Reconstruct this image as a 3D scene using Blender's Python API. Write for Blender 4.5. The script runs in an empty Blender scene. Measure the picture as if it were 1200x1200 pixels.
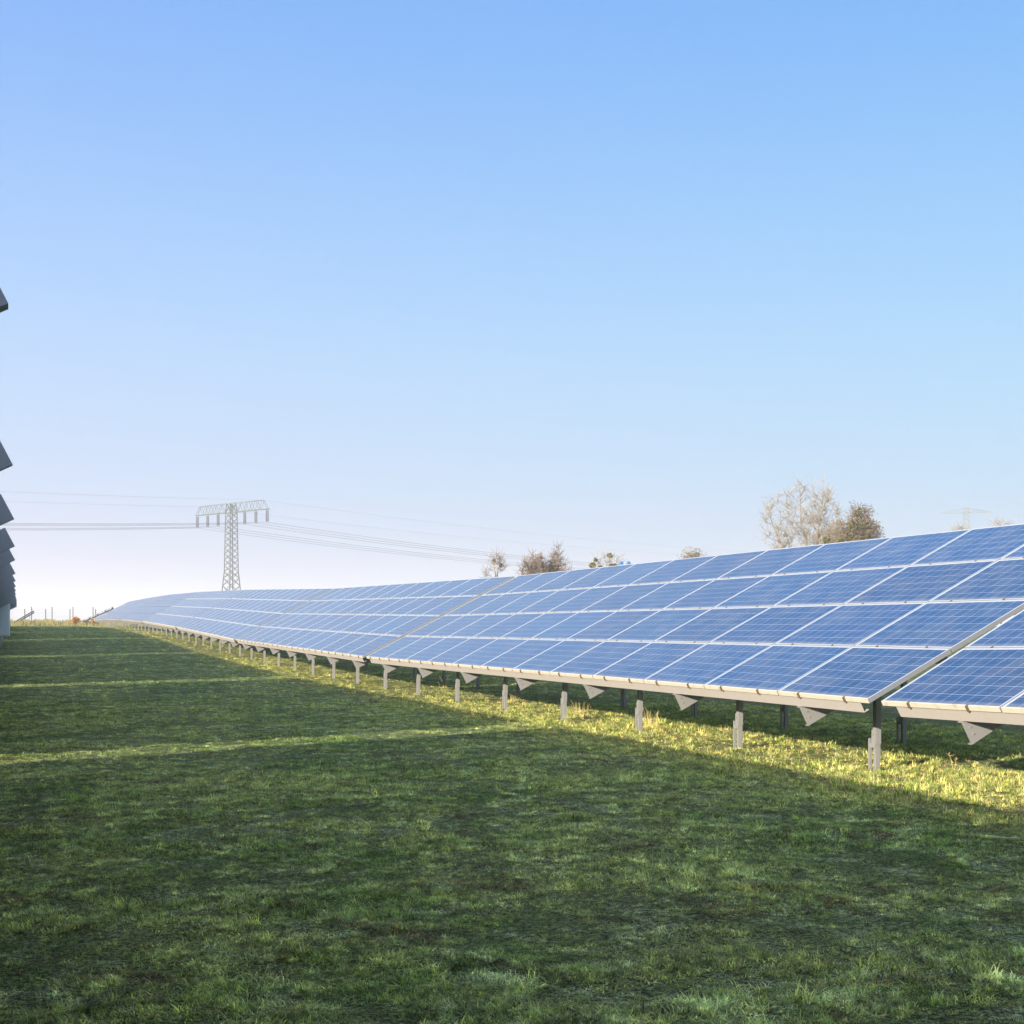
import bpy, math, random
import numpy as np
from mathutils import Vector, Matrix
R = math.radians
SC = bpy.context.scene
COL = SC.collection

# ------------------------------------------------------------------ camera
THETA = 18.84
cam_d = bpy.data.cameras.new("camera"); cam = bpy.data.objects.new("camera", cam_d); COL.objects.link(cam)
cam.location = (0, 0, 1.43); cam.rotation_euler = (R(90), 0, R(-THETA))
cam_d.sensor_width = 36; cam_d.lens = 36 * 1700 / 1200; cam_d.shift_y = 137 / 1200
cam_d.clip_start = 0.05; cam_d.clip_end = 8000
SC.camera = cam

# ------------------------------------------------------------------ world and sun
SUN_AZ = 54.9      # direction the light travels to, degrees from +Y towards +X
SUN_EL = 14.0
SKY_GAIN = 3.5
w = bpy.data.worlds.new("World"); SC.world = w; w.use_nodes = True
nt = w.node_tree; nt.nodes.clear()
out = nt.nodes.new('ShaderNodeOutputWorld'); bg = nt.nodes.new('ShaderNodeBackground')
sky = nt.nodes.new('ShaderNodeTexSky'); sky.sky_type = 'NISHITA'; sky.sun_disc = False
sky.sun_elevation = R(SUN_EL); sky.sun_rotation = R(SUN_AZ + 180)
sky.altitude = 0; sky.air_density = 1.0; sky.dust_density = 0.6; sky.ozone_density = 2.5
bg.inputs['Strength'].default_value = 0.12
# clear autumn sky: elevation ramp, overhead brightened as added fill for the shaded grass, with the physical sky glow around and above the sun
wg = nt.nodes.new('ShaderNodeTexCoord'); ws = nt.nodes.new('ShaderNodeSeparateXYZ'); nt.links.new(wg.outputs['Generated'], ws.inputs[0])
wr = nt.nodes.new('ShaderNodeValToRGB'); wr.color_ramp.interpolation = 'B_SPLINE'
SKY = [(0.0, (.325, .325, .40)), (.03, (.36, .38, .475)), (.10, (.34, .45, .585)), (.22, (.262, .435, .645)), (.40, (.094, .265, .60)), (.52, (.13, .29, .62)), (.62, (.40, .54, .80)), (.78, (1.25, 1.32, 1.36)), (1.0, (1.80, 1.82, 1.72))]
while len(wr.color_ramp.elements) < len(SKY): wr.color_ramp.elements.new(.5)
for e, (p, c) in zip(wr.color_ramp.elements, SKY): e.position = p; e.color = (*c, 1)
nt.links.new(ws.outputs[2], wr.inputs[0])
sc1 = nt.nodes.new('ShaderNodeVectorMath'); sc1.operation = 'SCALE'; sc1.inputs['Scale'].default_value = SKY_GAIN; nt.links.new(wr.outputs[0], sc1.inputs[0])
dt = nt.nodes.new('ShaderNodeVectorMath'); dt.operation = 'DOT_PRODUCT'; nt.links.new(wg.outputs['Generated'], dt.inputs[0])
dt.inputs[1].default_value = (-math.sin(R(SUN_AZ)), -math.cos(R(SUN_AZ)), .25)
mr = nt.nodes.new('ShaderNodeMapRange'); mr.interpolation_type = 'SMOOTHSTEP'; nt.links.new(dt.outputs['Value'], mr.inputs[0])
mr.inputs[1].default_value = -.15; mr.inputs[2].default_value = .9; mr.inputs[4].default_value = .8
mxs = nt.nodes.new('ShaderNodeMix'); mxs.data_type = 'RGBA'; nt.links.new(mr.outputs[0], mxs.inputs[0])
# slightly more lavender towards the left, clearer blue towards the right
dl = nt.nodes.new('ShaderNodeVectorMath'); dl.operation = 'DOT_PRODUCT'; nt.links.new(wg.outputs['Generated'], dl.inputs[0])
dl.inputs[1].default_value = (math.cos(R(THETA)), -math.sin(R(THETA)), 0)
ml = nt.nodes.new('ShaderNodeValToRGB'); ml.color_ramp.elements[0].position = .15; ml.color_ramp.elements[0].color = (.97, .92, .96, 1)
ml.color_ramp.elements[1].position = .85; ml.color_ramp.elements[1].color = (.84, .96, .96, 1)
ma = nt.nodes.new('ShaderNodeMath'); ma.operation = 'ADD'; ma.inputs[1].default_value = .5; nt.links.new(dl.outputs['Value'], ma.inputs[0]); nt.links.new(ma.outputs[0], ml.inputs[0])
mm_ = nt.nodes.new('ShaderNodeVectorMath'); mm_.operation = 'MULTIPLY'; nt.links.new(sc1.outputs[0], mm_.inputs[0]); nt.links.new(ml.outputs[0], mm_.inputs[1])
sc1 = nt.nodes.new('ShaderNodeVectorMath'); sc1.operation = 'SCALE'; sc1.inputs['Scale'].default_value = 1.08; nt.links.new(mm_.outputs[0], sc1.inputs[0])
nt.links.new(sc1.outputs[0], mxs.inputs[6]); nt.links.new(sky.outputs[0], mxs.inputs[7])
nt.links.new(mxs.outputs[2], bg.inputs[0]); nt.links.new(bg.outputs[0], out.inputs[0])
sl = bpy.data.lights.new("sun", 'SUN'); sl.energy = 5.0; sl.angle = R(0.5); sl.color = (1.0, 0.88, 0.71)
sun = bpy.data.objects.new("sun", sl); COL.objects.link(sun)
td = Vector((math.sin(R(SUN_AZ)) * math.cos(R(SUN_EL)), math.cos(R(SUN_AZ)) * math.cos(R(SUN_EL)), -math.sin(R(SUN_EL))))
sun.rotation_euler = td.to_track_quat('-Z', 'Y').to_euler()
sun.location = (-60, -40, 40)
SC.view_settings.view_transform = 'Standard'; SC.view_settings.look = 'None'
SC.view_settings.exposure = 1.8; SC.view_settings.gamma = 1.0
SC.render.engine = 'CYCLES'

# ------------------------------------------------------------------ terrain
_ty = [-4000, 0, 28, 40, 50, 60, 70, 80, 92, 113, 126, 148, 165, 190, 210, 240, 300, 4000]
_tz = [0, 0, 0, .07, .22, .45, .70, .92, 1.13, 1.41, 1.51, 1.60, 1.66, 1.85, 1.9, 1.0, -2.0, -4.0]
def hz(y):
    return float(np.interp(y, _ty, _tz))
def hz_s(y):   # softened
    return sum(hz(y + d) * k for d, k in ((-4, .15), (-2, .2), (0, .3), (2, .2), (4, .15)))
def at(px, py, D):
    """photo pixel (1200 px) and depth along the view axis -> point"""
    c, s = math.cos(R(THETA)), math.sin(R(THETA))
    xr = (px - 600) / 1700 * D; z = 1.43 + (737 - py) / 1700 * D
    return Vector((xr * c + D * s, -xr * s + D * c, z))

# ------------------------------------------------------------------ helpers
def tag(o, label=None, cat=None, group=None, kind=None):
    if label: o['label'] = label
    if cat: o['category'] = cat
    if group: o['group'] = group
    if kind: o['kind'] = kind
    return o
def empty(name, loc=(0, 0, 0), rot=(0, 0, 0)):
    o = bpy.data.objects.new(name, None); COL.objects.link(o); o.location = loc; o.rotation_euler = rot
    o.empty_display_size = .2
    return o
class MB:
    def __init__(s): s.v = []; s.f = []; s.m = []
    def add(s, vs, fs, mi=0):
        b = len(s.v); s.v += [tuple(p) for p in vs]; s.f += [tuple(b + i for i in f) for f in fs]; s.m += [mi] * len(fs); return s
    def box(s, a, b, mi=0, M=None):
        x0, y0, z0 = a; x1, y1, z1 = b
        vs = [Vector(p) for p in ((x0,y0,z0),(x1,y0,z0),(x1,y1,z0),(x0,y1,z0),(x0,y0,z1),(x1,y0,z1),(x1,y1,z1),(x0,y1,z1))]
        if M: vs = [M @ p for p in vs]
        return s.add(vs, [(0,3,2,1),(4,5,6,7),(0,1,5,4),(1,2,6,5),(2,3,7,6),(3,0,4,7)], mi)
    def bar(s, p, q, r0, r1=None, n=5, mi=0, cap=True):
        p = Vector(p); q = Vector(q); r1 = r0 if r1 is None else r1
        d = (q - p)
        if d.length < 1e-6: return s
        d.normalize(); u = d.orthogonal().normalized(); v = d.cross(u)
        vs = []
        for (c, r) in ((p, r0), (q, r1)):
            for i in range(n):
                a = 2 * math.pi * i / n; vs.append(c + (u * math.cos(a) + v * math.sin(a)) * r)
        fs = [(i, (i + 1) % n, n + (i + 1) % n, n + i) for i in range(n)]
        if cap: fs += [tuple(range(n))[::-1], tuple(range(n, 2 * n))]
        return s.add(vs, fs, mi)
    def build(s, name, mats, parent=None, smooth=False, bevel=0):
        me = bpy.data.meshes.new(name); me.from_pydata(s.v, [], s.f)
        if not isinstance(mats, (list, tuple)): mats = [mats]
        for m in mats: me.materials.append(m)
        if len(mats) > 1: me.polygons.foreach_set('material_index', s.m)
        if smooth: me.polygons.foreach_set('use_smooth', [True] * len(s.f))
        me.update()
        o = bpy.data.objects.new(name, me); COL.objects.link(o)
        if parent: o.parent = parent
        if bevel:
            b = o.modifiers.new('bevel', 'BEVEL'); b.width = bevel; b.segments = 2; b.limit_method = 'ANGLE'
        return o
def children(o): return [c for c in bpy.data.objects if c.parent == o]
class N:
    def __init__(s, name):
        s.m = bpy.data.materials.new(name); s.m.use_nodes = True; s.t = s.m.node_tree; s.t.nodes.clear()
    def n(s, typ, **kw):
        nd = s.t.nodes.new(typ)
        for k, v in kw.items():
            if k.startswith('i_'):
                nd.inputs[k[2:].replace('_', ' ')].default_value = v
            else: setattr(nd, k, v)
        return nd
    def l(s, a, b): s.t.links.new(a, b)
    def val(s, x, sock):
        if isinstance(x, (int, float)): sock.default_value = x
        elif isinstance(x, tuple): sock.default_value = x
        else: s.l(x, sock)
    def math(s, op, a, b=None, c=None, clamp=False):
        nd = s.n('ShaderNodeMath', operation=op, use_clamp=clamp); s.val(a, nd.inputs[0])
        if b is not None: s.val(b, nd.inputs[1])
        if c is not None: s.val(c, nd.inputs[2])
        return nd.outputs[0]
    def mix(s, f, a, b, blend='MIX'):
        nd = s.n('ShaderNodeMix', data_type='RGBA', blend_type=blend); s.val(f, nd.inputs[0]); s.val(a, nd.inputs[6]); s.val(b, nd.inputs[7]); return nd.outputs[2]
    def noise(s, vec, scale, detail=4, rough=.55, dist=0):
        nd = s.n('ShaderNodeTexNoise'); nd.inputs['Scale'].default_value = scale; nd.inputs['Detail'].default_value = detail
        nd.inputs['Roughness'].default_value = rough; nd.inputs['Distortion'].default_value = dist
        s.l(vec, nd.inputs['Vector']); return nd.outputs[0]
    def ramp(s, fac, stops):
        nd = s.n('ShaderNodeValToRGB'); cr = nd.color_ramp
        while len(cr.elements) < len(stops): cr.elements.new(.5)
        for e, (p, c) in zip(cr.elements, stops): e.position = p; e.color = c
        s.l(fac, nd.inputs[0]); return nd.outputs[0]
    def smooth(s, x, a, b):
        nd = s.n('ShaderNodeMapRange', interpolation_type='SMOOTHSTEP'); s.val(x, nd.inputs[0]); nd.inputs[1].default_value = a; nd.inputs[2].default_value = b; return nd.outputs[0]
    def out(s, sh):
        o = s.n('ShaderNodeOutputMaterial'); s.l(sh, o.inputs[0]); return s.m
    def pbr(s, base, rough=.6, metal=0, spec=.5, normal=None):
        p = s.n('ShaderNodeBsdfPrincipled'); s.val(base, p.inputs['Base Color']); s.val(rough, p.inputs['Roughness']); s.val(metal, p.inputs['Metallic'])
        p.inputs['Specular IOR Level'].default_value = spec
        if normal is not None: s.l(normal, p.inputs['Normal'])
        return p
    def bump(s, h, strength=.3, dist=.01):
        b = s.n('ShaderNodeBump'); b.inputs['Strength'].default_value = strength; b.inputs['Distance'].default_value = dist; s.l(h, b.inputs['Height']); return b.outputs[0]
def c4(r, g, b): return (r, g, b, 1)

# ------------------------------------------------------------------ materials
def turf_color(n, pos):
    """shared colour field of turf and blades, in world metres"""
    sep = n.n('ShaderNodeSeparateXYZ'); n.l(pos, sep.inputs[0])
    big = n.noise(pos, .42, 5, .6); mid = n.noise(pos, 2.1, 5, .65, .4); fine = n.noise(pos, 9, 4, .6)
    col = n.mix(n.smooth(big, .36, .62), c4(.112, .178, .054), c4(.215, .260, .105))
    dew = n.noise(pos, 2.6, 6, .74, .5)
    col = n.mix(n.math('MULTIPLY', n.smooth(dew, .48, .66), .85), col, c4(.38, .45, .27))
    col = n.mix(n.math('MULTIPLY', n.smooth(mid, .52, .70), .6), col, c4(.25, .29, .12))
    brown = n.noise(pos, 1.9, 7, .78, .9)
    col = n.mix(n.math('MULTIPLY', n.smooth(brown, .53, .62), .85), col, c4(.105, .085, .045))
    # paler straw tone in a strip along the right row
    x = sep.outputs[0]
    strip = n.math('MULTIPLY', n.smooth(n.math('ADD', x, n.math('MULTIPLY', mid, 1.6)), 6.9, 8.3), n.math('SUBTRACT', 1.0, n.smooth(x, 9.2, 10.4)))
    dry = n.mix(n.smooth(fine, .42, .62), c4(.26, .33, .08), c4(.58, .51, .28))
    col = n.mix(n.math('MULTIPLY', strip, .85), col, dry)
    return col, mid, fine
def m_ground():
    n = N('turf_ground'); g = n.n('ShaderNodeNewGeometry'); pos = g.outputs['Position']
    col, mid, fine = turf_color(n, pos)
    f2 = n.noise(pos, 45, 5, .75); f3 = n.noise(pos, 180, 3, .7)
    dark = n.mix(n.smooth(f2, .42, .62), c4(.12, .12, .11), c4(1.0, 1.0, 1.0))
    col = n.mix(1.0, col, dark, 'MULTIPLY')
    h = n.math('ADD', n.math('MULTIPLY', f2, 1.0), n.math('MULTIPLY', f3, .5))
    return n.out(n.pbr(col, .95, 0, .1, n.bump(h, .9, .03)).outputs[0])
def m_blade(name, dry=0.0):
    n = N(name); g = n.n('ShaderNodeNewGeometry'); pos = g.outputs['Position']
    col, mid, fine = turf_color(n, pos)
    oi = n.n('ShaderNodeObjectInfo'); rnd = oi.outputs['Random']
    spk = n.noise(pos, 22, 5, .75); spk2 = n.noise(pos, 5.5, 4, .65)
    col = n.mix(1.0, col, n.ramp(n.math('ADD', n.math('MULTIPLY', spk, .55), n.math('MULTIPLY', spk2, .45)), [(.40, c4(.13, .14, .12)), (.48, c4(.80, .80, .76)), (.60, c4(2.0, 1.92, 1.85))]), 'MULTIPLY')
    col = n.mix(1.0, col, n.ramp(rnd, [(0, c4(.62, .70, .75)), (.5, c4(1.05, 1.1, 1.0)), (.85, c4(1.55, 1.5, 1.35)), (1, c4(2.4, 2.0, 1.5))]), 'MULTIPLY')
    if dry: col = n.mix(dry, col, c4(.40, .30, .15))
    d = n.pbr(col, .55, 0, .25); t = n.n('ShaderNodeBsdfTranslucent'); n.l(n.mix(1.0, col, c4(1.3, 1.35, .7), 'MULTIPLY'), t.inputs[0])
    mx = n.n('ShaderNodeMixShader'); mx.inputs[0].default_value = .42
    n.l(d.outputs[0], mx.inputs[1]); n.l(t.outputs[0], mx.inputs[2]); return n.out(mx.outputs[0])
def m_cells():
    n = N('silicon_cells'); tc = n.n('ShaderNodeTexCoord'); sep = n.n('ShaderNodeSeparateXYZ'); n.l(tc.outputs['Object'], sep.inputs[0])
    px, py = .1585, .1600       # pitch across (slope) and along the row
    def line(v, pitch, count, hw):
        u = n.math('DIVIDE', v, pitch)
        u = n.math('ADD', u, count / 2)
        fr = n.math('SUBTRACT', n.math('FRACT', u), .5)
        e = n.math('SUBTRACT', .5, n.math('ABSOLUTE', fr))      # distance to line in pitch units
        inside = n.math('LESS_THAN', n.math('ABSOLUTE', v), count * pitch / 2)
        return n.math('SUBTRACT', 1.0, n.math('MULTIPLY', n.math('GREATER_THAN', n.math('MULTIPLY', e, pitch), hw), inside)), u
    lx, ux = line(sep.outputs[0], px, 6, .0019); ly, uy = line(sep.outputs[1], py, 10, .0019)
    gap = n.math('MAXIMUM', lx, ly)
    # busbars running across each cell
    b = n.math('SUBTRACT', n.math('FRACT', n.math('MULTIPLY', ux, 2.0)), .5)
    bus = n.math('LESS_THAN', n.math('ABSOLUTE', b), .012)
    # per-cell shade
    cb = n.n('ShaderNodeCombineXYZ'); n.l(n.math('FLOOR', ux), cb.inputs[0]); n.l(n.math('FLOOR', uy), cb.inputs[1])
    oi = n.n('ShaderNodeObjectInfo'); n.l(n.math('MULTIPLY', oi.outputs['Random'], 57.0), cb.inputs[2])
    wn = n.n('ShaderNodeTexWhiteNoise', noise_dimensions='3D'); n.l(cb.outputs[0], wn.inputs[0])
    vor = n.n('ShaderNodeTexVoronoi'); vor.inputs['Scale'].default_value = 90; n.l(tc.outputs['Object'], vor.inputs['Vector'])
    grain = n.n('ShaderNodeSeparateColor'); n.l(vor.outputs['Color'], grain.inputs[0])
    k = n.math('ADD', n.math('MULTIPLY', wn.outputs[0], .5), n.math('MULTIPLY', grain.outputs[0], .5))
    cell = n.mix(k, c4(.002, .021, .076), c4(.005, .035, .106))
    cell = n.mix(n.math('MULTIPLY', oi.outputs['Random'], .6), cell, c4(.005, .024, .092))
    wn2 = n.n('ShaderNodeTexWhiteNoise', noise_dimensions='1D'); n.l(n.math('MULTIPLY', oi.outputs['Random'], 91.3), wn2.inputs['W'])
    cell = n.mix(1.0, cell, n.ramp(wn2.outputs[0], [(0, c4(.80, .80, .84)), (1, c4(1.18, 1.20, 1.14))]), 'MULTIPLY')
    col = n.mix(n.math('MULTIPLY', bus, .35), cell, c4(.22, .29, .42))
    col = n.mix(n.math('MULTIPLY', gap, .60), col, c4(.42, .50, .66))
    g = n.n('ShaderNodeNewGeometry'); dust = n.noise(g.outputs['Position'], 3.0, 5, .65)
    # dust film collecting at the lower edge
    low = n.math('SUBTRACT', 1.0, n.smooth(sep.outputs[0], -.475, -.40))
    d = n.math('ADD', n.math('MULTIPLY', n.smooth(dust, .35, .75), .13), n.math('MULTIPLY', low, .22))
    col = n.mix(d, col, c4(.30, .29, .26))
    rough = n.math('ADD', .10, n.math('MULTIPLY', dust, .22))
    p = n.pbr(col, rough, 0, .5); p.inputs['IOR'].default_value = 1.45; p.inputs['Sheen Weight'].default_value = .11; p.inputs['Sheen Roughness'].default_value = .25
    return n.out(p.outputs[0])
def m_metal(name, col, rough=.5, metal=.35, stain=.35, staincol=c4(.25, .17, .08), sc=6):
    n = N(name); g = n.n('ShaderNodeNewGeometry'); pos = g.outputs['Position']
    a = n.noise(pos, sc, 6, .7); b = n.noise(pos, sc * 7, 4, .6)
    c = n.mix(n.math('MULTIPLY', n.smooth(a, .50, .75), stain), col, staincol)
    c = n.mix(n.math('MULTIPLY', b, .25), c, c4(col[0] * .7, col[1] * .7, col[2] * .7))
    return n.out(n.pbr(c, n.math('ADD', rough, n.math('MULTIPLY', b, .2)), metal, .5, n.bump(b, .1, .002)).outputs[0])
def m_plain(name, a, b, sc=4, rough=.8, spec=.3):
    n = N(name); g = n.n('ShaderNodeNewGeometry'); x = n.noise(g.outputs['Position'], sc, 5, .65)
    return n.out(n.pbr(n.mix(n.smooth(x, .35, .65), a, b), rough, 0, spec).outputs[0])
M_ground = m_ground(); M_blade = m_blade('grass_blade'); M_straw = m_blade('straw_blade', .8)
M_litter = m_plain('dead_leaf', c4(.16, .085, .035), c4(.30, .19, .09), 30, .8, .2)
M_cells = m_cells()
M_frame = m_metal('anodised_frame', c4(.66, .655, .65), .36, .88, .06)
M_framelow = m_metal('weathered_low_frame', c4(.37, .335, .275), .6, .05, .75, c4(.20, .14, .07), 9)
M_side = m_metal('darkened_frame_end', c4(.13, .14, .16), .6, .2, .1)  # end faces darkened in colour so sunlit table gaps read dark
M_clamp = m_metal('rusty_clamp', c4(.075, .055, .03), .8, .1, .6, c4(.035, .028, .015), 40)
M_galv = m_metal('galvanised_steel', c4(.20, .20, .20), .5, .35, .15)
M_purlin = m_metal('galvanised_purlin', c4(.28, .26, .24), .55, .15, .25)
M_back = m_metal('backsheet', c4(.20, .215, .24), .6, 0, .1)
M_fin = m_metal('dark_galvanised_rafter', c4(.33, .33, .37), .5, .2, .2, c4(.24, .24, .27))

# ------------------------------------------------------------------ ground
def make_ground():
    rng = np.random.RandomState(3)
    xs = np.unique(np.concatenate([np.linspace(-2500, -60, 18), np.linspace(-60, -6, 28), np.linspace(-6, 16, 177), np.linspace(16, 120, 40), np.linspace(120, 2500, 18)]))
    ys = np.unique(np.concatenate([np.linspace(-2500, -20, 16), np.linspace(-20, 2, 14), np.linspace(2, 16, 113), np.linspace(16, 40, 121), np.linspace(40, 260, 150), np.linspace(260, 2500, 25)]))
    X, Y = np.meshgrid(xs, ys)
    Z = np.zeros_like(X)
    for d, k in ((-4, .15), (-2, .2), (0, .3), (2, .2), (4, .15)): Z += k * np.interp(Y + d, _ty, _tz)
    Z += gn(X, Y) * np.clip(1 - np.hypot(X, Y) / 300, 0, 1)
    nx, ny = len(xs), len(ys)
    v = np.stack([X, Y, Z], -1).reshape(-1, 3)
    i = np.arange(ny - 1)[:, None] * nx + np.arange(nx - 1)[None, :]
    f = np.stack([i, i + 1, i + nx + 1, i + nx], -1).reshape(-1, 4)
    me = bpy.data.meshes.new('ground'); me.from_pydata(v.tolist(), [], f.tolist())
    me.materials.append(M_ground); me.polygons.foreach_set('use_smooth', [True] * len(f)); me.update()
    o = bpy.data.objects.new('ground', me); COL.objects.link(o); tag(o, kind='structure'); return o
_g = np.random.RandomState(7); _T = _g.rand(64, 64)
def vnoise(x, y):
    xi = np.floor(x).astype(int); yi = np.floor(y).astype(int); fx = x - xi; fy = y - yi
    fx = fx * fx * (3 - 2 * fx); fy = fy * fy * (3 - 2 * fy)
    a = _T[xi % 64, yi % 64]; b = _T[(xi + 1) % 64, yi % 64]; c = _T[xi % 64, (yi + 1) % 64]; d = _T[(xi + 1) % 64, (yi + 1) % 64]
    return (a * (1 - fx) + b * fx) * (1 - fy) + (c * (1 - fx) + d * fx) * fy
def fbm(x, y, o=4):
    s = 0; a = .5; t = 0
    for k in range(o): s = s + a * vnoise(x + 13 * k, y + 7 * k); t += a; a *= .55; x = x * 2.03; y = y * 2.03
    return s / t
def gn(X, Y): return (fbm(X * .9, Y * .9, 3) - .5) * .05 + (fbm(X * 3.3, Y * 3.3, 2) - .5) * .035
make_ground()

# ------------------------------------------------------------------ grass: clumps of real blades over the whole field
def tuft(name, nb, rad, h0, h1, wd, lean, mat, seed, flat=0):
    rnd = random.Random(seed); mb = MB()
    for i in range(nb):
        a = rnd.random() * 6.283; r = rad * math.sqrt(rnd.random()); p = Vector((math.cos(a) * r, math.sin(a) * r, -.01))
        h = rnd.uniform(h0, h1); d = rnd.random() * 6.283; L = lean * rnd.uniform(.3, 1.3) * h
        dv = Vector((math.cos(d), math.sin(d), 0)); sv = Vector((-dv.y, dv.x, 0)) * wd * rnd.uniform(.7, 1.3) * .5
        if flat: sv = (sv + Vector((0, 0, 0)))
        p1 = p + dv * L * .35 + Vector((0, 0, h * .62)); p2 = p + dv * L + Vector((0, 0, h * rnd.uniform(.75, 1.0)))
        mb.add([p - sv, p + sv, p1 + sv * .85, p1 - sv * .85, p2], [(0, 1, 2, 3), (3, 2, 4)])
    me = bpy.data.meshes.new(name); me.from_pydata(mb.v, [], mb.f); me.materials.append(mat)
    me.polygons.foreach_set('use_smooth', [True] * len(mb.f)); me.update()
    return bpy.data.objects.new(name, me)
tc_ = bpy.data.collections.new('grass_clump_shapes')
k = 0
for (nm, nb, rad, h0, h1, wd, ln, mt) in (
        ('a_short_clump', 20, .045, .018, .045, .0034, 1.1, M_blade), ('b_short_clump', 20, .05, .015, .040, .0036, 1.6, M_blade),
        ('c_upright_clump', 16, .030, .035, .075, .0033, .7, M_blade), ('d_creeping_clump', 24, .055, .010, .026, .0055, 1.5, M_blade),
        ('e_creeping_clump', 22, .05, .010, .032, .0045, 2.2, M_blade), ('f_straw_clump', 9, .045, .02, .06, .0026, 1.6, M_straw),
        ('g_tall_clump', 14, .025, .06, .13, .0036, .8, M_blade), ('h_leaf_litter', 3, .05, .008, .016, .022, 1.6, M_litter)):
    tc_.objects.link(tuft(nm, nb, rad, h0, h1, wd, ln, mt, 11 + k)); k += 1
def make_grass():
    rng = np.random.RandomState(21); P = []
    c, s = math.cos(R(THETA)), math.sin(R(THETA))
    bands = [(4.2, 9, 1150, .95), (9, 15, 700, 1.12), (15, 28, 290, 1.45), (28, 55, 55, 2.3), (55, 100, 14, 3.6), (100, 175, 4, 5.5)]
    for d0, d1, dens, sc in bands:
        area = .80 * (d1 * d1 - d0 * d0) / 2; n = int(area * dens)
        D = np.sqrt(rng.rand(n) * (d1 * d1 - d0 * d0) + d0 * d0); L = (rng.rand(n) - .5) * .80 * D
        X = L * c + D * s; Y = -L * s + D * c
        P.append(np.stack([X, Y, np.full(n, sc)], -1))
    P = np.concatenate(P); X, Y, S = P.T
    keep = (X < 13 + np.clip(Y - 60, 0, 1e3) * .02) & (X > -9)
    X, Y, S = X[keep], Y[keep], S[keep]; n = len(X)
    lush = fbm(X * .8, Y * .8, 4); bare = fbm(X * 2.3 + 40, Y * 2.3, 4)
    bare2 = fbm(X * 7.5 + 9, Y * 7.5, 3); keep = ((bare < .57) & (bare2 < .60)) | (rng.rand(n) < .42); X, Y, S, lush, bare = X[keep], Y[keep], S[keep], lush[keep], bare[keep]; n = len(X)
    Z = np.zeros(n)
    for d, kk in ((-4, .15), (-2, .2), (0, .3), (2, .2), (4, .15)): Z += kk * np.interp(Y + d, _ty, _tz)
    Z += gn(X, Y) * np.clip(1 - np.hypot(X, Y) / 300, 0, 1)
    sc = S ** .85 * (.55 + 1.1 * np.clip(lush - .2, 0, 1)) * rng.uniform(.75, 1.3, n)
    sc *= np.where(bare > .57, .6, 1)
    r = rng.rand(n); idx = np.zeros(n, int)
    idx[r > .20] = 1; idx[r > .40] = 3; idx[r > .62] = 4; idx[(r > .78)] = 2; idx[(r > .93)] = 5; idx[(r > .975) & (lush > .5)] = 6
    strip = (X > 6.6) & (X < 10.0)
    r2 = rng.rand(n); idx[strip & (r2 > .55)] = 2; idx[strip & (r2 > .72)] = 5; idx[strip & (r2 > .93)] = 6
    under = (X > 9.9); idx[under] = 2
    r3 = rng.rand(n); idx[(r3 > .992) & (Y < 26)] = 7
    me = bpy.data.meshes.new('grass'); me.vertices.add(n)
    me.vertices.foreach_set('co', np.stack([X, Y, Z], -1).ravel().astype(np.float32))
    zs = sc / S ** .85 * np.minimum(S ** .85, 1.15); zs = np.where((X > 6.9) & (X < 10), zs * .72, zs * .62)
    a = me.attributes.new('scl', 'FLOAT_VECTOR', 'POINT'); a.data.foreach_set('vector', np.stack([sc, sc, zs], -1).astype(np.float32).ravel())
    a = me.attributes.new('kind_index', 'INT', 'POINT'); a.data.foreach_set('value', idx.astype(np.int32))
    rot = np.stack([rng.normal(0, .12, n), rng.normal(0, .12, n), rng.rand(n) * 6.283], -1).astype(np.float32)
    a = me.attributes.new('rot', 'FLOAT_VECTOR', 'POINT'); a.data.foreach_set('vector', rot.ravel())
    me.update()
    o = bpy.data.objects.new('grass', me); COL.objects.link(o)
    tag(o, 'short patchy green grass of the field between the panel rows', 'grass', kind='stuff')
    ng = bpy.data.node_groups.new('scatter_grass', 'GeometryNodeTree')
    ng.interface.new_socket('Geometry', in_out='INPUT', socket_type='NodeSocketGeometry')
    ng.interface.new_socket('Geometry', in_out='OUTPUT', socket_type='NodeSocketGeometry')
    gi = ng.nodes.new('NodeGroupInput'); go = ng.nodes.new('NodeGroupOutput')
    ci = ng.nodes.new('GeometryNodeCollectionInfo'); ci.inputs['Collection'].default_value = tc_
    ci.inputs['Separate Children'].default_value = True; ci.inputs['Reset Children'].default_value = True
    ip = ng.nodes.new('GeometryNodeInstanceOnPoints'); ip.inputs['Pick Instance'].default_value = True
    def named(nm, t):
        x = ng.nodes.new('GeometryNodeInputNamedAttribute'); x.data_type = t; x.inputs[0].default_value = nm
        return [q for q in x.outputs if q.enabled][0]
    L = ng.links.new
    e2r = ng.nodes.new('FunctionNodeEulerToRotation'); L(named('rot', 'FLOAT_VECTOR'), e2r.inputs[0])
    L(gi.outputs[0], ip.inputs['Points']); L(ci.outputs[0], ip.inputs['Instance'])
    L(named('kind_index', 'INT'), ip.inputs['Instance Index']); L(e2r.outputs[0], ip.inputs['Rotation']); L(named('scl', 'FLOAT_VECTOR'), ip.inputs['Scale'])
    L(ip.outputs[0], go.inputs[0])
    md = o.modifiers.new('scatter', 'NODES'); md.node_group = ng
    print('GRASS', n)
make_grass()

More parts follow.
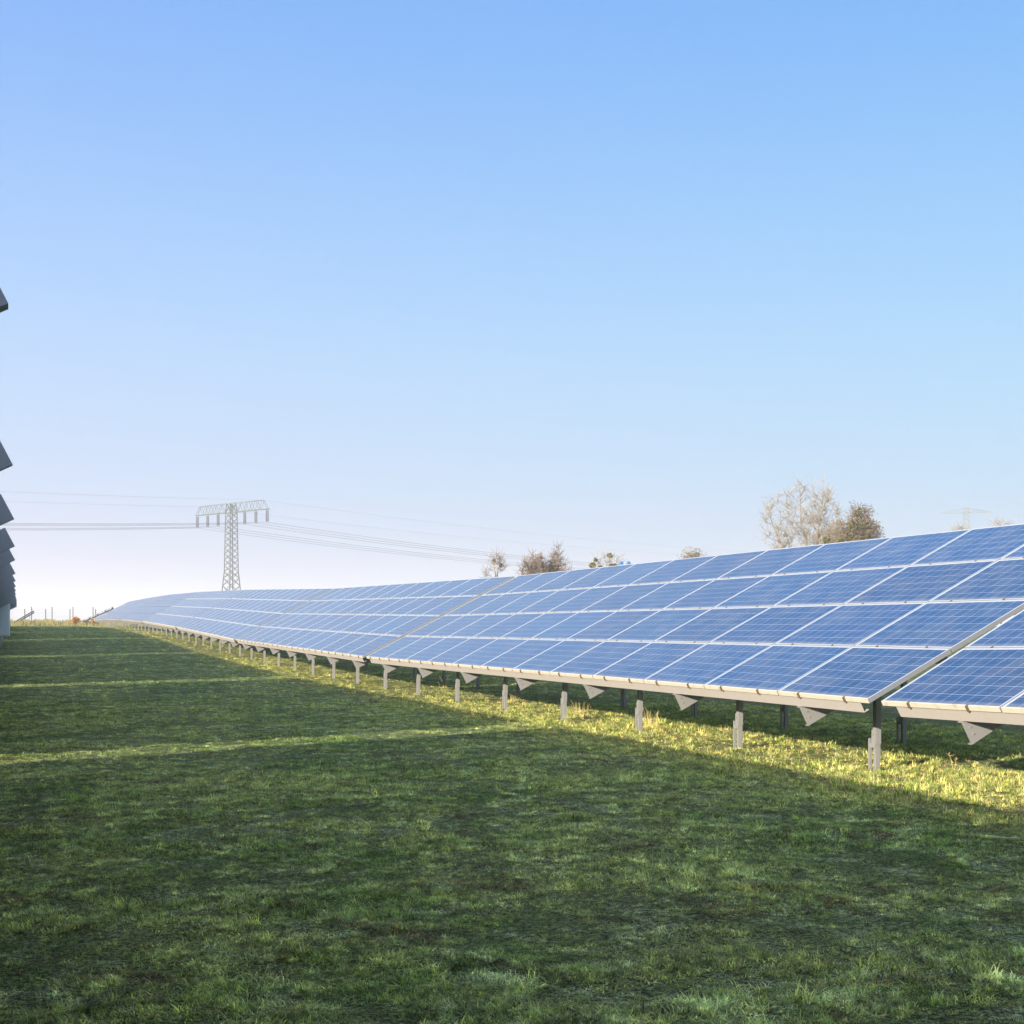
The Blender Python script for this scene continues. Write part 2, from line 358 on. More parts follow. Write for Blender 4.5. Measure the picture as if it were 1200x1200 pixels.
# ------------------------------------------------------------------ solar tables
MS, ML = .992, 1.650       # module size up the slope and along the row
PS, PL = 1.012, 1.670
def module_meshes():
    f = MB(); hs, hl = MS / 2, ML / 2; b = .014; t = .042
    # frame: four bars around the glass
    f.box((-hs, -hl, -t), (-hs + b, hl, .003), 1); f.box((hs - b, -hl, -t), (hs, hl, .003))
    f.box((-hs + b, -hl, -t), (hs - b, -hl + b, .003)); f.box((-hs + b, hl - b, -t), (hs - b, hl, .003))
    g = MB(); g.box((-hs + b, -hl + b, -.006), (hs - b, hl - b, 0))
    g.m = [1, 0, 1, 1, 1, 1]
    c = MB(); c.box((-.006, -.011, -.046), (.016, .011, .008)); c.box((-.014, -.006, -.046), (-.006, .006, .004))
    return f, g, c
_f, _g2, _c = module_meshes()
for _i, _q in enumerate(_f.f):
    if all(abs(_f.v[v][1] - ML / 2) < 1e-6 for v in _q) or all(abs(_f.v[v][1] + ML / 2) < 1e-6 for v in _q): _f.m[_i] = 2
def mesh_only(mb, name, mats):
    o = mb.build(name, mats); me = o.data; bpy.data.objects.remove(o); return me
_w = MB().box((-.5055, -.820, -.042), (.5055, .820, 0)); _w.m[1] = 1
ME_wide = mesh_only(_w, 'solar_panel', [M_back, M_cells])
ME_frame = mesh_only(_f, 'frame', [M_frame, M_frame, M_side]); ME_framelow = mesh_only(_f, 'frame', [M_frame, M_framelow, M_side])
ME_glass = mesh_only(_g2, 'solar_panel', [M_cells, M_back]); ME_clamp = mesh_only(_c, 'clamp', M_clamp)
def inst(name, me, parent, loc=(0, 0, 0), rot=(0, 0, 0)):
    o = bpy.data.objects.new(name, me); COL.objects.link(o); o.parent = parent; o.location = loc; o.rotation_euler = rot; return o
def table(x_low, yc, z_low, T, raft, label, group, detail=2, left=False, pl=1.64, pitch=None, dz=0, yaw=0, rows=4, cols=12, zg=None):
    """empty at ground level under the low edge; local x up the slope side, y along the row"""
    PL = pl if left else 1.670
    half = cols * PL / 2
    za, zb = hz_s(yc - half), hz_s(yc + half)
    zm = (za + zb) / 2 + dz; p = math.atan2(zb - za, 2 * half) if pitch is None else pitch
    if zg is not None: zm = zg
    root = empty('solar_table', (x_low, yc, zm), (p, 0, yaw))
    tag(root, label, 'solar table', group)
    cT, sT = math.cos(T), math.sin(T)
    def P(s, u, w_): return Vector((s * cT - w_ * sT, u, z_low + s * sT + w_ * cT))
    Mx = Matrix.Translation((0, 0, z_low)) @ Matrix.Rotation(-T, 4, 'Y')
    rnd = random.Random(int(yc * 10) + (7 if left else 0))
    for i in range(rows):
        for j in range(cols):
            s = PS * (i + .5) - .01; u = -half + PL * (j + .5)
            m = inst('solar_panel', ME_wide if left else ME_glass, root, P(s, u, 0), (0, -T + (0 if left else R(rnd.uniform(-.12, .12))), 0))
            if left: m.scale = (1, PL / 1.640, 1)
            if detail >= 1:
                fr = inst('frame', ME_framelow if i == 0 else ME_frame, m)
            if detail >= 2:
                for q in (-.42, .42):
                    inst('clamp', ME_clamp, m, (-MS / 2 - (.004 if i == 0 else .008), q + rnd.uniform(-.02, .02), .0))
    # purlins
    for s in (.10, PS, 2 * PS, 3 * PS, 4 * PS - .12)[:rows + 1]:
        b = MB(); e = half - .19
        if s == .10 and not left:
            b.box((.012, -e, -.155), (.018, e, -.0435), M=Mx); b.box((.0185, -e, -.155), (.07, e, -.149), M=Mx); b.box((.0185, -e, -.050), (.07, e, -.0435), M=Mx)
        else: b.box((s - .035, -e, -.148 if left else -.155), (s + .030, e, -.0435), M=Mx)
        b.build('purlin', M_purlin if not left else M_fin, root)
    fm = M_fin if left else M_galv
    d0, d1 = (-.150 if left else -.157), (-.307 if left else -.372)
    top = rows * PS + (.02 if left else -.05)
    for u in raft:
        b = MB(); t = .028
        lo = -.005
        prof = [P(lo, 0, d0), P(lo, 0, d1), P(top, 0, d1), P(top, 0, d0)]
        vs = [q + Vector((0, u - t, 0)) for q in prof] + [q + Vector((0, u - t + .006, 0)) for q in prof]
        b.add(vs, [(0, 1, 2, 3), (7, 6, 5, 4), (0, 4, 5, 1), (1, 5, 6, 2), (2, 6, 7, 3), (3, 7, 4, 0)])
        b.box((lo, u - t + .006, d1), (top, u + t, d1 + .006), M=Mx); b.box((lo, u - t + .006, d0 - .006), (top, u + t, d0 - .0005), M=Mx)
        for q in (.35, .65):
            b.bar(P(.05, u - t - .008, d0 + (d1 - d0) * q), P(.05, u - t, d0 + (d1 - d0) * q), .010, n=6)
        b.build('rafter', fm, root)
        for xp in (.81, 3.08):
            zt = z_low + xp * math.tan(T) + d1 / cT
            pb = MB(); y0 = u - .26
            pb.box((xp - .028, y0 - .030, .28), (xp - .023, y0 + .030, zt + .14)); pb.box((xp - .0228, y0 - .030, .28), (xp + .03, y0 - .025, zt + .14))
            pb.box((xp - .0228, y0 + .025, .28), (xp + .03, y0 + .030, zt + .08))
            pb.box((xp - .036, y0 - .022, .24), (xp - .0285, y0 + .040, .42))
            for q in (.25, .38): pb.bar((xp - .046, y0 + .01, q), (xp - .036, y0 + .01, q), .012, n=6)
            po = pb.build('post', fm, root)
            pl = MB(); pl.box((xp - .026, y0 - .024, -.25), (xp + .026, y0 - .018, .2795)); pl.box((xp - .026, y0 - .0178, -.25), (xp - .020, y0 + .020, .2795))
            pl.box((xp - .020, y0 + .100, -.25), (xp + .008, y0 + .124, .33)); pl.box((xp - .015, y0 + .0365, .24), (xp + .005, y0 + .0998, .28))
            pl.build('pile', fm, po)
    if not left:
        b = MB()   # conduit strapped below the upper purlin
        b.bar(P(2.9, -half + .3, -.38), P(2.9, half - .3, -.38), .016, n=6); b.build('cable_conduit', M_clamp, root)
    return root
TILT = R(27.2)
ords = ['nearest', 'second', 'third', 'fourth', 'fifth', 'sixth', 'seventh', 'farthest']
RR = [-8.65 + 2.91 * i for i in range(7)]
XR = 7.32
rl = ['blue solar table cut off by the right frame edge, nearest of the right row',
      'large sharp blue solar table between the two open gaps, second of the right row',
      'blue solar table beyond the farther open gap, third of the right row',
      'light blue solar table in front of the tall pylon, fourth of the right row',
      'pale blue solar table left of the pylon, fifth of the right row',
      'pale hazy solar table on the rise, sixth of the right row',
      'pale hazy solar table near the crest, seventh of the right row',
      'whitish farthest solar table at the bend of the right row']
for k in range(8):
    yc = 1.05 + 20.4 * k
    kw = {}
    if k == 0: kw = dict(pitch=-R(1.0), zg=.165); yc += .15
    T = R(28.2) if k == 0 else TILT
    sh = 0
    table(XR, yc, .79, T, [q + .16 for q in RR] if k == 0 else RR, rl[k], 'solar tables of the right row', 2 if k < 3 else (1 if k < 5 else 0), yaw=0, **kw)
LR = [-7.2, -4.3, -1.4, 1.5, 4.4, 7.3, 9.66]
for k in range(8):
    table(-3.78, 4.4 + 20.4 * k, .487, R(27), LR if k == 0 else [min(q, 9.25) for q in LR], 'dark backed solar table at the left edge of the photo, %s of its row' % ords[k], 'solar tables of the left row', 0, left=True, pl=1.635 if k == 0 else 1.56)

# two tables at the far end of the field, seen end on
def far_table(x, y, zg, yaw, label):
    t = table(x, y - 1.6, .6, R(25), [.3], label, None, 0, yaw=yaw, pitch=-R(3), zg=zg, cols=1, left=True)
    return t
p = at(97, 729, 172); far_table(p.x - .15, p.y + 2, p.z - .45, R(3), 'far solar table seen end on as a dark slanting line right of the orange bush')
p = at(11, 729, 172); t = far_table(p.x, p.y + 4, p.z - .9, R(-2), 'small far solar table seen end on beside the pale cabinet')
t.scale = (.75, 1, 1)

# ------------------------------------------------------------------ pale cabinet under the left row
M_cab = m_plain('pale_painted_cabinet', c4(.50, .54, .60), c4(.58, .61, .66), 3, .5)
def cabinet():
    p = at(-12, 745, 38)
    r = empty('electrical_cabinet', (p.x, p.y, hz(p.y))); tag(r, 'pale grey electrical cabinet under the left row of solar tables', 'cabinet')
    b = MB(); b.box((-.75, -.3, 1.16), (.50, .3, 2.05)); b.build('housing', M_cab, r, bevel=.015)
    b = MB(); b.box((-.80, -.36, 2.052), (.54, .36, 2.11)); b.build('roof', M_cab, r, bevel=.01)
    b = MB(); b.box((-.70, -.325, 1.20), (-.14, -.302, 2.01)); b.box((-.10, -.325, 1.20), (.46, -.302, 2.01)); d = b.build('door', M_cab, r, bevel=.005)
    b = MB(); b.box((-.19, -.35, 1.5), (-.16, -.326, 1.65)); b.build('handle', M_fin, d)
    for x in (-.66, .02):
        b = MB(); b.box((x - .05, -.06, -.2), (x + .05, .06, 1.159)); b.build('leg', M_fin, r)
cabinet()

# ------------------------------------------------------------------ pylons and wires
M_pyl = m_metal('pylon_steel', c4(.06, .07, .06), .6, .1, .15)
M_ins = m_plain('insulator_porcelain', c4(.07, .07, .085), c4(.10, .10, .115), 2, .35)
M_wire = m_plain('conductor_wire', c4(.05, .055, .07), c4(.07, .075, .09), 2, .5)
def lattice(mb, z0, z1, h0, h1, n, r):
    """four legged tapering lattice; half widths h0 -> h1"""
    def c(z):
        h = h0 + (h1 - h0) * (z - z0) / (z1 - z0); return [Vector((sx * h, sy * h, z)) for sx, sy in ((-1, -1), (1, -1), (1, 1), (-1, 1))]
    zs = [z0]; q = .86 if h1 < h0 * .8 else 1.0
    st = [q ** i for i in range(n)]; tot = sum(st)
    for i in range(n): zs.append(zs[-1] + (z1 - z0) * st[i] / tot)
    for a, b in zip(zs, zs[1:]):
        A, B = c(a), c(b)
        for i in range(4):
            j = (i + 1) % 4
            mb.bar(A[i], B[i], r * 1.5, n=4, cap=False)
            mb.bar(A[i], B[j], r * .8, n=4, cap=False); mb.bar(A[j], B[i], r * .8, n=4, cap=False)
def pylon():
    D = 306; base = at(271, 737, D); base.z = -2.2
    top = 1.43 + (737 - 590) / 1700 * D; zl = 1.43 + (737 - 600.5) / 1700 * D
    c, s = math.cos(R(THETA)), math.sin(R(THETA))
    ang = math.atan2(-(9.3 * s + 9.0 * c), 9.3 * c - 9.0 * s)
    r = empty('lattice_pylon', base, (0, 0, ang)); tag(r, 'tall lattice pylon with one wide crossarm rising behind the panels on the left', 'pylon')
    z0 = 0; top -= base.z; zl -= base.z
    m = MB(); lattice(m, 0, zl - 12.5, 2.3, 1.05, 7, .075); lattice(m, zl - 12.5, zl, 1.05, .85, 10, .065); lattice(m, zl, top, .85, .7, 1, .07); m.build('tower', M_pyl, r)
    m = MB(); L = 12.9; bw = (L - 1.6) / 5
    for sy in (-.75, .75):
        m.bar((-L, sy * .3, zl), (0, sy, zl), .10, n=4); m.bar((0, sy, zl), (L, sy * .3, zl), .10, n=4)
        m.bar((-L + 1.6, sy * .3, top), (0, sy, top), .06, n=4); m.bar((0, sy, top), (L - 1.6, sy * .3, top), .06, n=4)
        for sg in (-1, 1):
            m.bar((sg * L, sy * .3, zl), (sg * (L - 1.6), sy * .3, top), .05, n=4)
            for i in range(5):
                x0 = L - 1.6 - i * bw; k0 = sy * (.3 + .7 * (1 - x0 / L)); x1 = x0 - bw / 2; x2 = x0 - bw
                m.bar((sg * x0, k0, top), (sg * x1, k0, zl), .04, n=4); m.bar((sg * x1, k0, zl), (sg * max(x2, .7), k0, top), .04, n=4)
    for x in (-L, -8.7, -4.8, 4.8, 8.7, L): m.bar((x, -.5, zl), (x, .5, zl), .05, n=4)
    m.build('crossarm', M_pyl, r)
    ends = []
    for x in (-12.6, -8.7, -4.8, 4.8, 8.7, 12.6):
        m = MB()
        for dx in (-.28, .28):
            m.bar((x + dx, 0, zl), (x + dx, 0, zl - .3), .03, n=4)
            for i in range(14): m.bar((x + dx, 0, zl - .3 - i * .16), (x + dx, 0, zl - .40 - i * .16), .20, .13, n=8)
            m.bar((x + dx, 0, zl - .3), (x + dx, 0, zl - 2.7), .05, n=4)
        m.bar((x - .35, 0, zl - 2.65), (x + .35, 0, zl - 2.65), .07, n=4); m.build('insulator', M_ins, r)
        ends.append((x, zl - 2.7))
    for x in (-L + 1.6, L - 1.6): ends.append((x, top))
    bpy.context.view_layer.update()
    M = Matrix.Translation(base) @ Matrix.Rotation(ang, 4, 'Z')
    nms = ['outermost left', 'middle left', 'inner left', 'inner right', 'middle right', 'outermost right']
    for i, (x, z) in enumerate(ends):
        m = MB(); rr = .034 if i < 6 else .016
        for sg in (-1, 1):
            S = 300; sag = 5.2 if i < 6 else 3.4; seg = 40; prev = None
            for q in range(seg + 1):
                u = q / seg; pt = M @ Vector((x, sg * u * S, z - 4 * sag * u * (1 - u)))
                if sg > 0: pt.z -= 1.2 * u
                if prev: m.bar(prev, pt, rr, n=4, cap=False)
                prev = pt
        o = m.build('power_line' if i < 6 else 'earth_wire', M_wire)
        if i < 6: tag(o, 'dark power line hanging from the %s insulator of the tall pylon' % nms[i], 'power line', 'conductors of the tall pylon')
        else: tag(o, 'thin faint wire from the %s top corner of the tall pylon' % ('left' if i == 6 else 'right'), 'power line', 'top wires of the tall pylon')
pylon()
def pylon_small():
    D = 560; base = at(1132.5, 737, D); base.z = -2.5; zc = 1.43 + (737 - 601) / 1700 * D - base.z; zt = zc + 1.9
    r = empty('lattice_pylon', base, (0, 0, -R(THETA) - .25)); tag(r, 'small distant pylon with a flat tapering crossarm above the right panels', 'pylon')
    m = MB(); lattice(m, 0, zc, 2.2, .95, 12, .11); lattice(m, zc, zt, .95, .6, 1, .10); m.build('tower', M_pyl, r)
    m = MB(); L = 9.7
    for sy in (-.6, .6):
        for sg in (-1, 1):
            m.bar((sg * L, 0, zc), (0, sy, zc), .15, n=4); m.bar((sg * L, 0, zc + .1), (0, sy, zt), .12, n=4)
            for i in range(1, 5):
                x = L * i / 5; h = (zt - zc) * (1 - i / 5)
                m.bar((sg * x, 0, zc), (sg * x, 0, zc + h), .05, n=4); m.bar((sg * x, 0, zc + h), (sg * (x - L / 5), 0, zc), .05, n=4)
    m.build('crossarm', M_pyl, r)
pylon_small()

# ------------------------------------------------------------------ fence at the end of the field
M_hedge = m_plain('dry_bank_growth', c4(.16, .13, .06), c4(.10, .13, .05), 1.5, .95, .1)
M_orange = m_plain('autumn_leaves', c4(.42, .20, .05), c4(.30, .16, .05), 6, .9, .1)
def fence():
    D = 185; zb = []
    r = empty('wire_fence', at(70, 735, D)); tag(r, 'tall pale wire mesh fence with thin posts across the far end of the field', 'fence')
    o = r.location.copy()
    for px in (29, 37, 53.5, 61, 82, 85.5, 109, 112, 134, 158, 182):
        p = at(px, 737, D); z = hz(p.y) - .1; top = at(px, 711 if px in (61, 85.5, 109, 37) else 713.5, D).z
        m = MB(); m.bar(Vector((p.x, p.y, z)) - o, Vector((p.x, p.y, top)) - o, .06, n=5); m.build('post', M_pyl, r)
    m = MB(); a = at(-30, 737, D); b = at(200, 737, D); n = 150
    for i in range(n + 1):
        p = a.lerp(b, i / n); z = hz(p.y); m.bar(Vector((p.x, p.y, z)) - o, Vector((p.x, p.y, at(0, 714, D).z)) - o, .006, n=3, cap=False)
    for q in range(12):
        z0 = at(0, 732 - q * 1.6, D).z; m.bar(Vector((a.x, a.y, z0)) - o, Vector((b.x, b.y, z0)) - o, .006, n=3, cap=False)
    m.build('mesh', M_galv, r)
fence()

# ------------------------------------------------------------------ bushes and trees
def bark(name, a, b): return m_plain(name, a, b, 1.2, .9, .1)
M_bark = bark('grey_bark', c4(.12, .105, .08), c4(.17, .15, .115))
M_twig = bark('pale_twig', c4(.13, .112, .085), c4(.18, .152, .115))
M_twigd = bark('brown_twig', c4(.085, .062, .048), c4(.12, .09, .07))
M_mist = m_plain('mistletoe_leaf', c4(.12, .11, .022), c4(.07, .07, .016), 3, .8, .2)
M_brownleaf = m_plain('brown_leaf', c4(.115, .08, .03), c4(.07, .055, .025), 4, .85, .1)
M_greyleaf = m_plain('pale_leaf', c4(.17, .145, .10), c4(.12, .10, .07), 4, .85, .1)
def leaf_cloud(mb, c, rad, n, size, rnd, sq=(1, 1, 1), shell=0.0):
    for i in range(n):
        while True:
            q = Vector((rnd.uniform(-1, 1), rnd.uniform(-1, 1), rnd.uniform(-1, 1)))
            if shell <= q.length <= 1: break
        p = Vector(c) + Vector((q.x * rad * sq[0], q.y * rad * sq[1], q.z * rad * sq[2])); s_ = size * rnd.uniform(.6, 1.4)
        u = Vector((rnd.gauss(0, 1), rnd.gauss(0, 1), rnd.gauss(0, 1))).normalized(); v = u.orthogonal().normalized()
        mb.add([p - u * s_, p + v * s_ * .5, p + u * s_, p - v * s_ * .5], [(0, 1, 2, 3)])
def tree(name, label, cat, px, D, limbs, env, n_branch, n_twig, seed, twig_m=None, leaf=None, mist=(), r0=.16, zb=0., tw_len=.9, minr=.016, bark_m=None, group=None):
    """limbs: photo-pixel polylines in the crown plane; env: ellipses (px, py, rx, ry) the branches fill"""
    rnd = random.Random(seed); b = at(px, 737, D); b.z = zb; r = empty(name, b); tag(r, label, cat, group)
    k = D / 1700; cs, sn = math.cos(R(THETA)), math.sin(R(THETA))
    def L(x, y, dep=0.):
        return at(x, y, D) - b + Vector((sn * dep, cs * dep, 0))
    nodes, rad = [], []; br, tw, lf = MB(), MB(), MB()
    for li, pl in enumerate(limbs):
        dep = rnd.uniform(-.8, .8); pts = [Vector((0, 0, -.3)) + Vector((rnd.gauss(0, .15), rnd.gauss(0, .15), 0))] + [L(x, y, dep) for x, y in pl]
        path = []
        for a, c in zip(pts, pts[1:]):
            n = max(2, int((c - a).length / .55))
            for q in range(n):
                path.append(a.lerp(c, q / n) + Vector((rnd.gauss(0, .04), rnd.gauss(0, .04), 0)))
        path.append(pts[-1]); m = len(path)
        for q in range(m - 1):
            ra = max(minr, r0 * (1 - q / m) ** .8); rb = max(minr, r0 * (1 - (q + 1) / m) ** .8); br.bar(path[q], path[q + 1], ra, rb, n=6, cap=False)
            nodes.append(path[q + 1]); rad.append(rb)
    NP = np.array([tuple(v) for v in nodes]); RD = np.array(rad)
    tot = sum(e[2] * e[3] for e in env)
    def sample():
        t = rnd.random() * tot
        for e in env:
            t -= e[2] * e[3]
            if t <= 0: break
        while True:
            x, y, z = rnd.uniform(-1, 1), rnd.uniform(-1, 1), rnd.uniform(-1, 1)
            if x * x + y * y + z * z <= 1: break
        return L(e[0] + x * e[2], e[1] - y * e[3], z * e[2] * k)
    att = [sample() for _ in range(n_branch)]
    c0 = NP.mean(0); att.sort(key=lambda v: min(np.linalg.norm(NP[::3] - np.array(tuple(v)), axis=1)))
    for a in att:
        av = np.array(tuple(a)); d = np.linalg.norm(NP - av, axis=1) + 2.2 * np.maximum(0, NP[:, 2] - av[2] + .25 * np.linalg.norm(NP[:, :2] - av[:2], axis=1)) - .6 * np.minimum(RD * 8, 1)
        q = int(np.argmin(d)); s0 = Vector(NP[q]); ra = max(minr, min(RD[q] * .6, .07)); ln = (a - s0).length
        n = max(2, int(ln / .6)); prev = s0; new = []
        for t in range(1, n + 1):
            u = t / n; pt = s0.lerp(a, u) + Vector((rnd.gauss(0, .05), rnd.gauss(0, .05), -.12 * ln * u * (1 - u))) * (1 if t < n else 0)
            r_a = ra * (1 - .6 * (t - 1) / n); r_b = ra * (1 - .6 * t / n)
            (br if ra > .04 else tw).bar(prev, pt, max(minr, r_a), max(minr, r_b), n=4, cap=False); prev = pt; new.append((tuple(pt), max(minr, r_b)))
        NP = np.concatenate([NP, np.array([v[0] for v in new])]); RD = np.concatenate([RD, np.array([v[1] for v in new])])
    tips = []
    cand = np.where(RD < .05)[0]
    for _ in range(n_twig):
        q = int(cand[rnd.randrange(len(cand))]); p = Vector(NP[q]); d = Vector((rnd.gauss(0, .6), rnd.gauss(0, .6), rnd.gauss(.55, .5))).normalized(); l = tw_len * rnd.uniform(.4, 1.2)
        m = p + d * l * .5; e = m + (d + Vector((rnd.gauss(0, .3), rnd.gauss(0, .3), .25))).normalized() * l * .5
        tw.bar(p, m, minr, minr * .8, n=3, cap=False); tw.bar(m, e, minr * .8, minr * .4, n=3, cap=False); tips.append(e)
    br.build('trunk', bark_m or M_bark, r); tw.build('twigs', twig_m or M_twig, r)
    if leaf:
        mat, size, prob, rr, n = leaf
        for t in tips:
            if rnd.random() < prob: leaf_cloud(lf, t, rr, n, size, rnd)
        lf.build('leaves', mat, r)
    for (mx, my, mr_) in mist:
        c = L(mx, my, rnd.uniform(-.6, .2)); mm = MB(); leaf_cloud(mm, c, mr_ * k, int(150 * max(1, mr_ / 3)), .10, rnd, shell=.0); leaf_cloud(mm, c, mr_ * k * 1.25, int(70 * max(1, mr_ / 3)), .08, rnd, shell=.5); mm.build('mistletoe', M_mist, r)
    return r
tree('bare_tree', 'tall wide pale bare tree showing above the panels on the right', 'tree', 940, 128,
     [[(932, 690), (925, 655), (908, 622), (899, 590)], [(940, 690), (946, 645), (939, 605), (937, 572)], [(946, 690), (954, 645), (961, 600), (963, 566)], [(936, 690), (928, 645), (918, 615)], [(950, 690), (962, 650), (975, 615)]],
     [(943, 604, 30, 43), (911, 616, 21, 40), (966, 612, 20, 40), (938, 640, 38, 20)], 400, 2000, 5, leaf=(M_greyleaf, .045, .2, .35, 3), r0=.20, tw_len=1.0)
tree('mistletoe_tree', 'brown leaved tree with round mistletoe clumps right of the tall bare tree', 'tree', 1003, 122,
     [[(1003, 690), (1005, 640), (1003, 606)], [(1005, 690), (1014, 640), (1022, 618)], [(1000, 690), (995, 640), (989, 618)]],
     [(1006, 617, 20, 21), (1018, 628, 14, 15), (995, 630, 12, 15)], 220, 1300, 9, twig_m=M_twigd, leaf=(M_brownleaf, .095, .6, .42, 5), tw_len=.6, r0=.16,
     mist=((1003, 602, 4), (998, 616, 6.5), (1010, 616, 5), (994, 629, 5), (1013, 629, 6), (1005, 632, 5), (967, 633, 4), (982, 634, 3)))
tree('low_shrub_tree', 'low bushy pale tree between the tall bare tree and the mistletoe tree', 'tree', 980, 126,
     [[(978, 690), (976, 645), (972, 625)], [(982, 690), (984, 645), (988, 622)]], [(982, 628, 15, 16), (972, 636, 12, 12)], 110, 700, 19, leaf=(M_greyleaf, .07, .5, .4, 4), tw_len=.7, r0=.1)
tree('bare_bush', 'dense dark bare bush left of the middle above the panels', 'bush', 626, 120,
     [[(622, 700), (619, 665)], [(628, 700), (630, 660)], [(632, 700), (638, 668)]], [(626, 664, 15, 17), (620, 672, 12, 14), (634, 672, 13, 14)], 170, 1100, 23, twig_m=M_twigd, tw_len=.75, r0=.09, minr=.020)
tree('bare_bush', 'dark bare bush with a tall twig, right half of the pair above the panels', 'bush', 652, 121,
     [[(650, 700), (650, 660), (650, 643)], [(655, 700), (660, 668)]], [(651, 660, 9, 20), (660, 672, 11, 13), (645, 670, 10, 12)], 120, 700, 29, twig_m=M_twigd, mist=((648, 658, 2.2), (649, 666, 3.4)), tw_len=.75, r0=.09, minr=.020)
tree('small_bare_tree', 'slim bare tree with two mistletoe balls, leftmost tree above the panels', 'tree', 581, 130,
     [[(581, 700), (581, 668), (578, 652)], [(581, 690), (585, 662), (590, 652)]], [(580, 656, 9, 10), (586, 662, 8, 9), (571, 672, 8, 7)], 55, 160, 31, twig_m=M_twigd, mist=((579, 657, 1.3), (587, 662.5, 2.0)), r0=.12)
tree('mistletoe_bush', 'sparse small tree with yellow green mistletoe beside the blue fittings', 'tree', 707, 118,
     [[(704, 700), (698, 668), (696, 655)], [(710, 700), (713, 668), (714.5, 650)]], [(697, 660, 8, 10), (714, 655, 7, 12), (726, 658, 6, 8)], 45, 130, 37, mist=((714.5, 651, 2.5), (697.5, 656.5, 1.8), (694.5, 663, 3.6), (716, 663.5, 2.6), (704, 665, 2.2), (720, 663, 2)), r0=.06)
tree('distant_treetop', 'small pale treetop peeping over the panels between bush and tall bare tree', 'tree', 812, 140,
     [[(812, 700), (812, 658)]], [(812, 660, 8, 8)], 60, 300, 41, leaf=(M_greyleaf, .10, .9, .5, 5), r0=.10)
tree('distant_treetop', 'faint treetop just left of the small distant pylon', 'tree', 1122, 150,
     [[(1122, 700), (1123, 625)]], [(1126, 624, 9, 7)], 40, 160, 43, leaf=(M_greyleaf, .05, .4, .5, 3), r0=.06)
tree('distant_treetop', 'faint bare treetop at the far right above the panels', 'tree', 1173, 150,
     [[(1173, 700), (1172, 612)], [(1175, 700), (1175, 610)]], [(1173, 618, 13, 9)], 50, 130, 47, r0=.06)
def shrub(px, py, w, D, mat, seed, label, h=None):
    rnd = random.Random(seed); p = at(px, 737, D); p.z = hz(p.y); r = empty('small_shrub', p); tag(r, label, 'shrub')
    H = at(px, py, D).z - p.z; W = w / 1700 * D; s_ = MB(); l = MB()
    for i in range(16):
        q = Vector((rnd.gauss(0, W * .2), rnd.gauss(0, W * .2), H * rnd.uniform(.5, 1))); s_.bar((0, 0, 0), q, .02, .008, n=4); leaf_cloud(l, q, W * .25, 60, .07, rnd)
    s_.build('stems', M_bark, r); l.build('leaves', mat, r)
shrub(88.5, 724, 12, 165, M_orange, 3, 'small orange leaved shrub before the far fence')
shrub(109, 726, 6, 164, M_orange, 4, 'tiny orange shrub below the slanting far table')
def bank():
    rnd = random.Random(8); m = MB(); a = at(6, 737, 178); b = at(190, 737, 178)
    for i in range(9000):
        u = rnd.random(); p = a.lerp(b, u); p.y += rnd.uniform(-6, 3); z = hz(p.y) - .05
        h = rnd.uniform(.25, .95) * (.7 + .5 * fbm(np.array([u * 30]), np.array([2.0]))[0]); w_ = rnd.uniform(.03, .08)
        m.add([(p.x - w_, p.y, z), (p.x + w_, p.y, z), (p.x + rnd.gauss(0, .12), p.y + rnd.gauss(0, .1), z + h)], [(0, 1, 2)], 0 if rnd.random() < .6 else 1)
    o = m.build('dry_grass_bank', [M_straw, M_hedge]); tag(o, 'band of dry brown growth along the foot of the far fence', 'dry growth', kind='stuff')
bank()

# ------------------------------------------------------------------ blue fittings showing over the panels
M_blue = m_plain('blue_paint', c4(.03, .13, .42), c4(.04, .16, .48), 3, .45); M_dark = m_plain('dark_steel', c4(.03, .035, .05), c4(.05, .05, .06), 3, .5)
def blue_mast():
    D = 75; b = at(732, 737, D); b.z = hz(b.y); r = empty('equipment_mast', b, (0, 0, -R(THETA))); tag(r, 'small mast with two round blue fittings just above the panel edge', 'mast')
    zt = at(732, 660, D).z - b.z
    m = MB(); m.bar((0, 0, -.2), (0, 0, zt - .15), .045, n=8); m.bar((-.26, 0, zt - .12), (.26, 0, zt - .12), .03, n=8); m.build('pole', M_dark, r)
    for x in (-.17, .20):
        m = MB(); m.bar((x, -.13, zt), (x, .13, zt), .12, n=14); h = m.build('drum', M_blue, r)
        m = MB(); m.bar((x, -.16, zt), (x, -.131, zt), .07, n=12); m.build('cap', M_dark, h)
blue_mast()

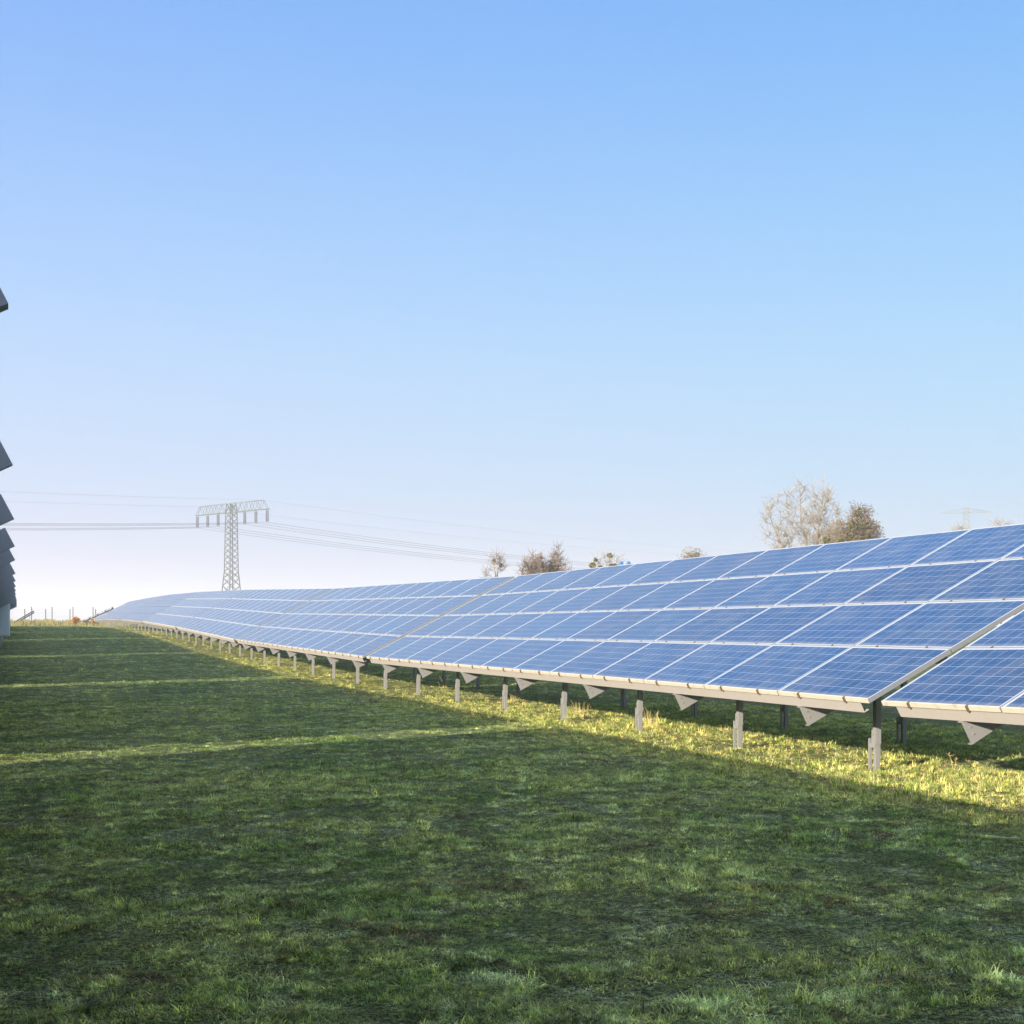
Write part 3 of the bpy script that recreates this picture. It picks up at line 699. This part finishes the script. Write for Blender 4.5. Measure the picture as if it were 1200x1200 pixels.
# ------------------------------------------------------------------ dry stalks and tussocks by the posts
def stalks(x, y, n, h, spread, seed, label, seed_heads=False):
    rnd = random.Random(seed); r = empty('dry_weed', (x, y, hz_s(y))); tag(r, label, 'dry weed', 'dry weeds by the posts of the right row')
    m = MB()
    for i in range(n):
        a = rnd.random() * 6.28; d = Vector((math.cos(a), math.sin(a), 0)); p = d * rnd.random() * spread; H = h * rnd.uniform(.5, 1); le = H * rnd.uniform(.05, .5)
        q = p + d * le * .4 + Vector((0, 0, H * .6)); e = p + d * le + Vector((0, 0, H)); m.bar(p, q, .0028, .002, n=3, cap=False); m.bar(q, e, .002, .001, n=3, cap=False)
        if seed_heads:
            for k_ in range(5): t = q.lerp(e, .5 + .1 * k_); m.bar(t, t + Vector((rnd.gauss(0, .02), rnd.gauss(0, .02), .02)), .003, .001, n=3)
    m.build('stems', M_straw, r)
def wp(px, py):
    D = 1.43 * 1700 / (py - 737); return at(px, py, D)
for i, (px, py, n, h, sp, lab) in enumerate((
        (1043, 888, 5, .30, .02, 'upright dry stalk just right of the nearest post'), (762, 853, 22, .34, .10, 'yellow dry tussock beside the third post from the right'),
        (854, 856, 3, .36, .05, 'thin dry stalks left of the second post from the right'), (883, 858, 3, .32, .06, 'thin dry stalks right of the second post from the right'),
        (680, 838, 24, .28, .16, 'tangled bent straw between the third and fourth posts'), (603, 823, 14, .24, .07, 'small dry tussock at the fifth post from the right'),
        (1118, 905, 2, .22, .03, 'short lone stalk in the sunlit grass at the far right'), (520, 808, 10, .3, .1, 'dry stalks in the shade under the middle of the row'),
        (842, 853, 2, .25, .02, 'single short stalk under the second table of the row'))):
    p = wp(px, py); stalks(p.x, p.y, n, h, sp, 60 + i, lab, n < 6)

# ------------------------------------------------------------------ haze
def haze():
    m = MB(); m.box((-2600, -2600, -6), (2600, 2600, 45))
    mt = bpy.data.materials.new('morning_haze'); mt.use_nodes = True; t = mt.node_tree; t.nodes.clear()
    o = t.nodes.new('ShaderNodeOutputMaterial'); v = t.nodes.new('ShaderNodeVolumePrincipled'); v.inputs['Density'].default_value = .0007
    v.inputs['Color'].default_value = (.99, .985, 1.0, 1); v.inputs['Anisotropy'].default_value = .2; t.links.new(v.outputs[0], o.inputs['Volume'])
    ob = m.build('haze', mt); tag(ob, kind='stuff')
haze()
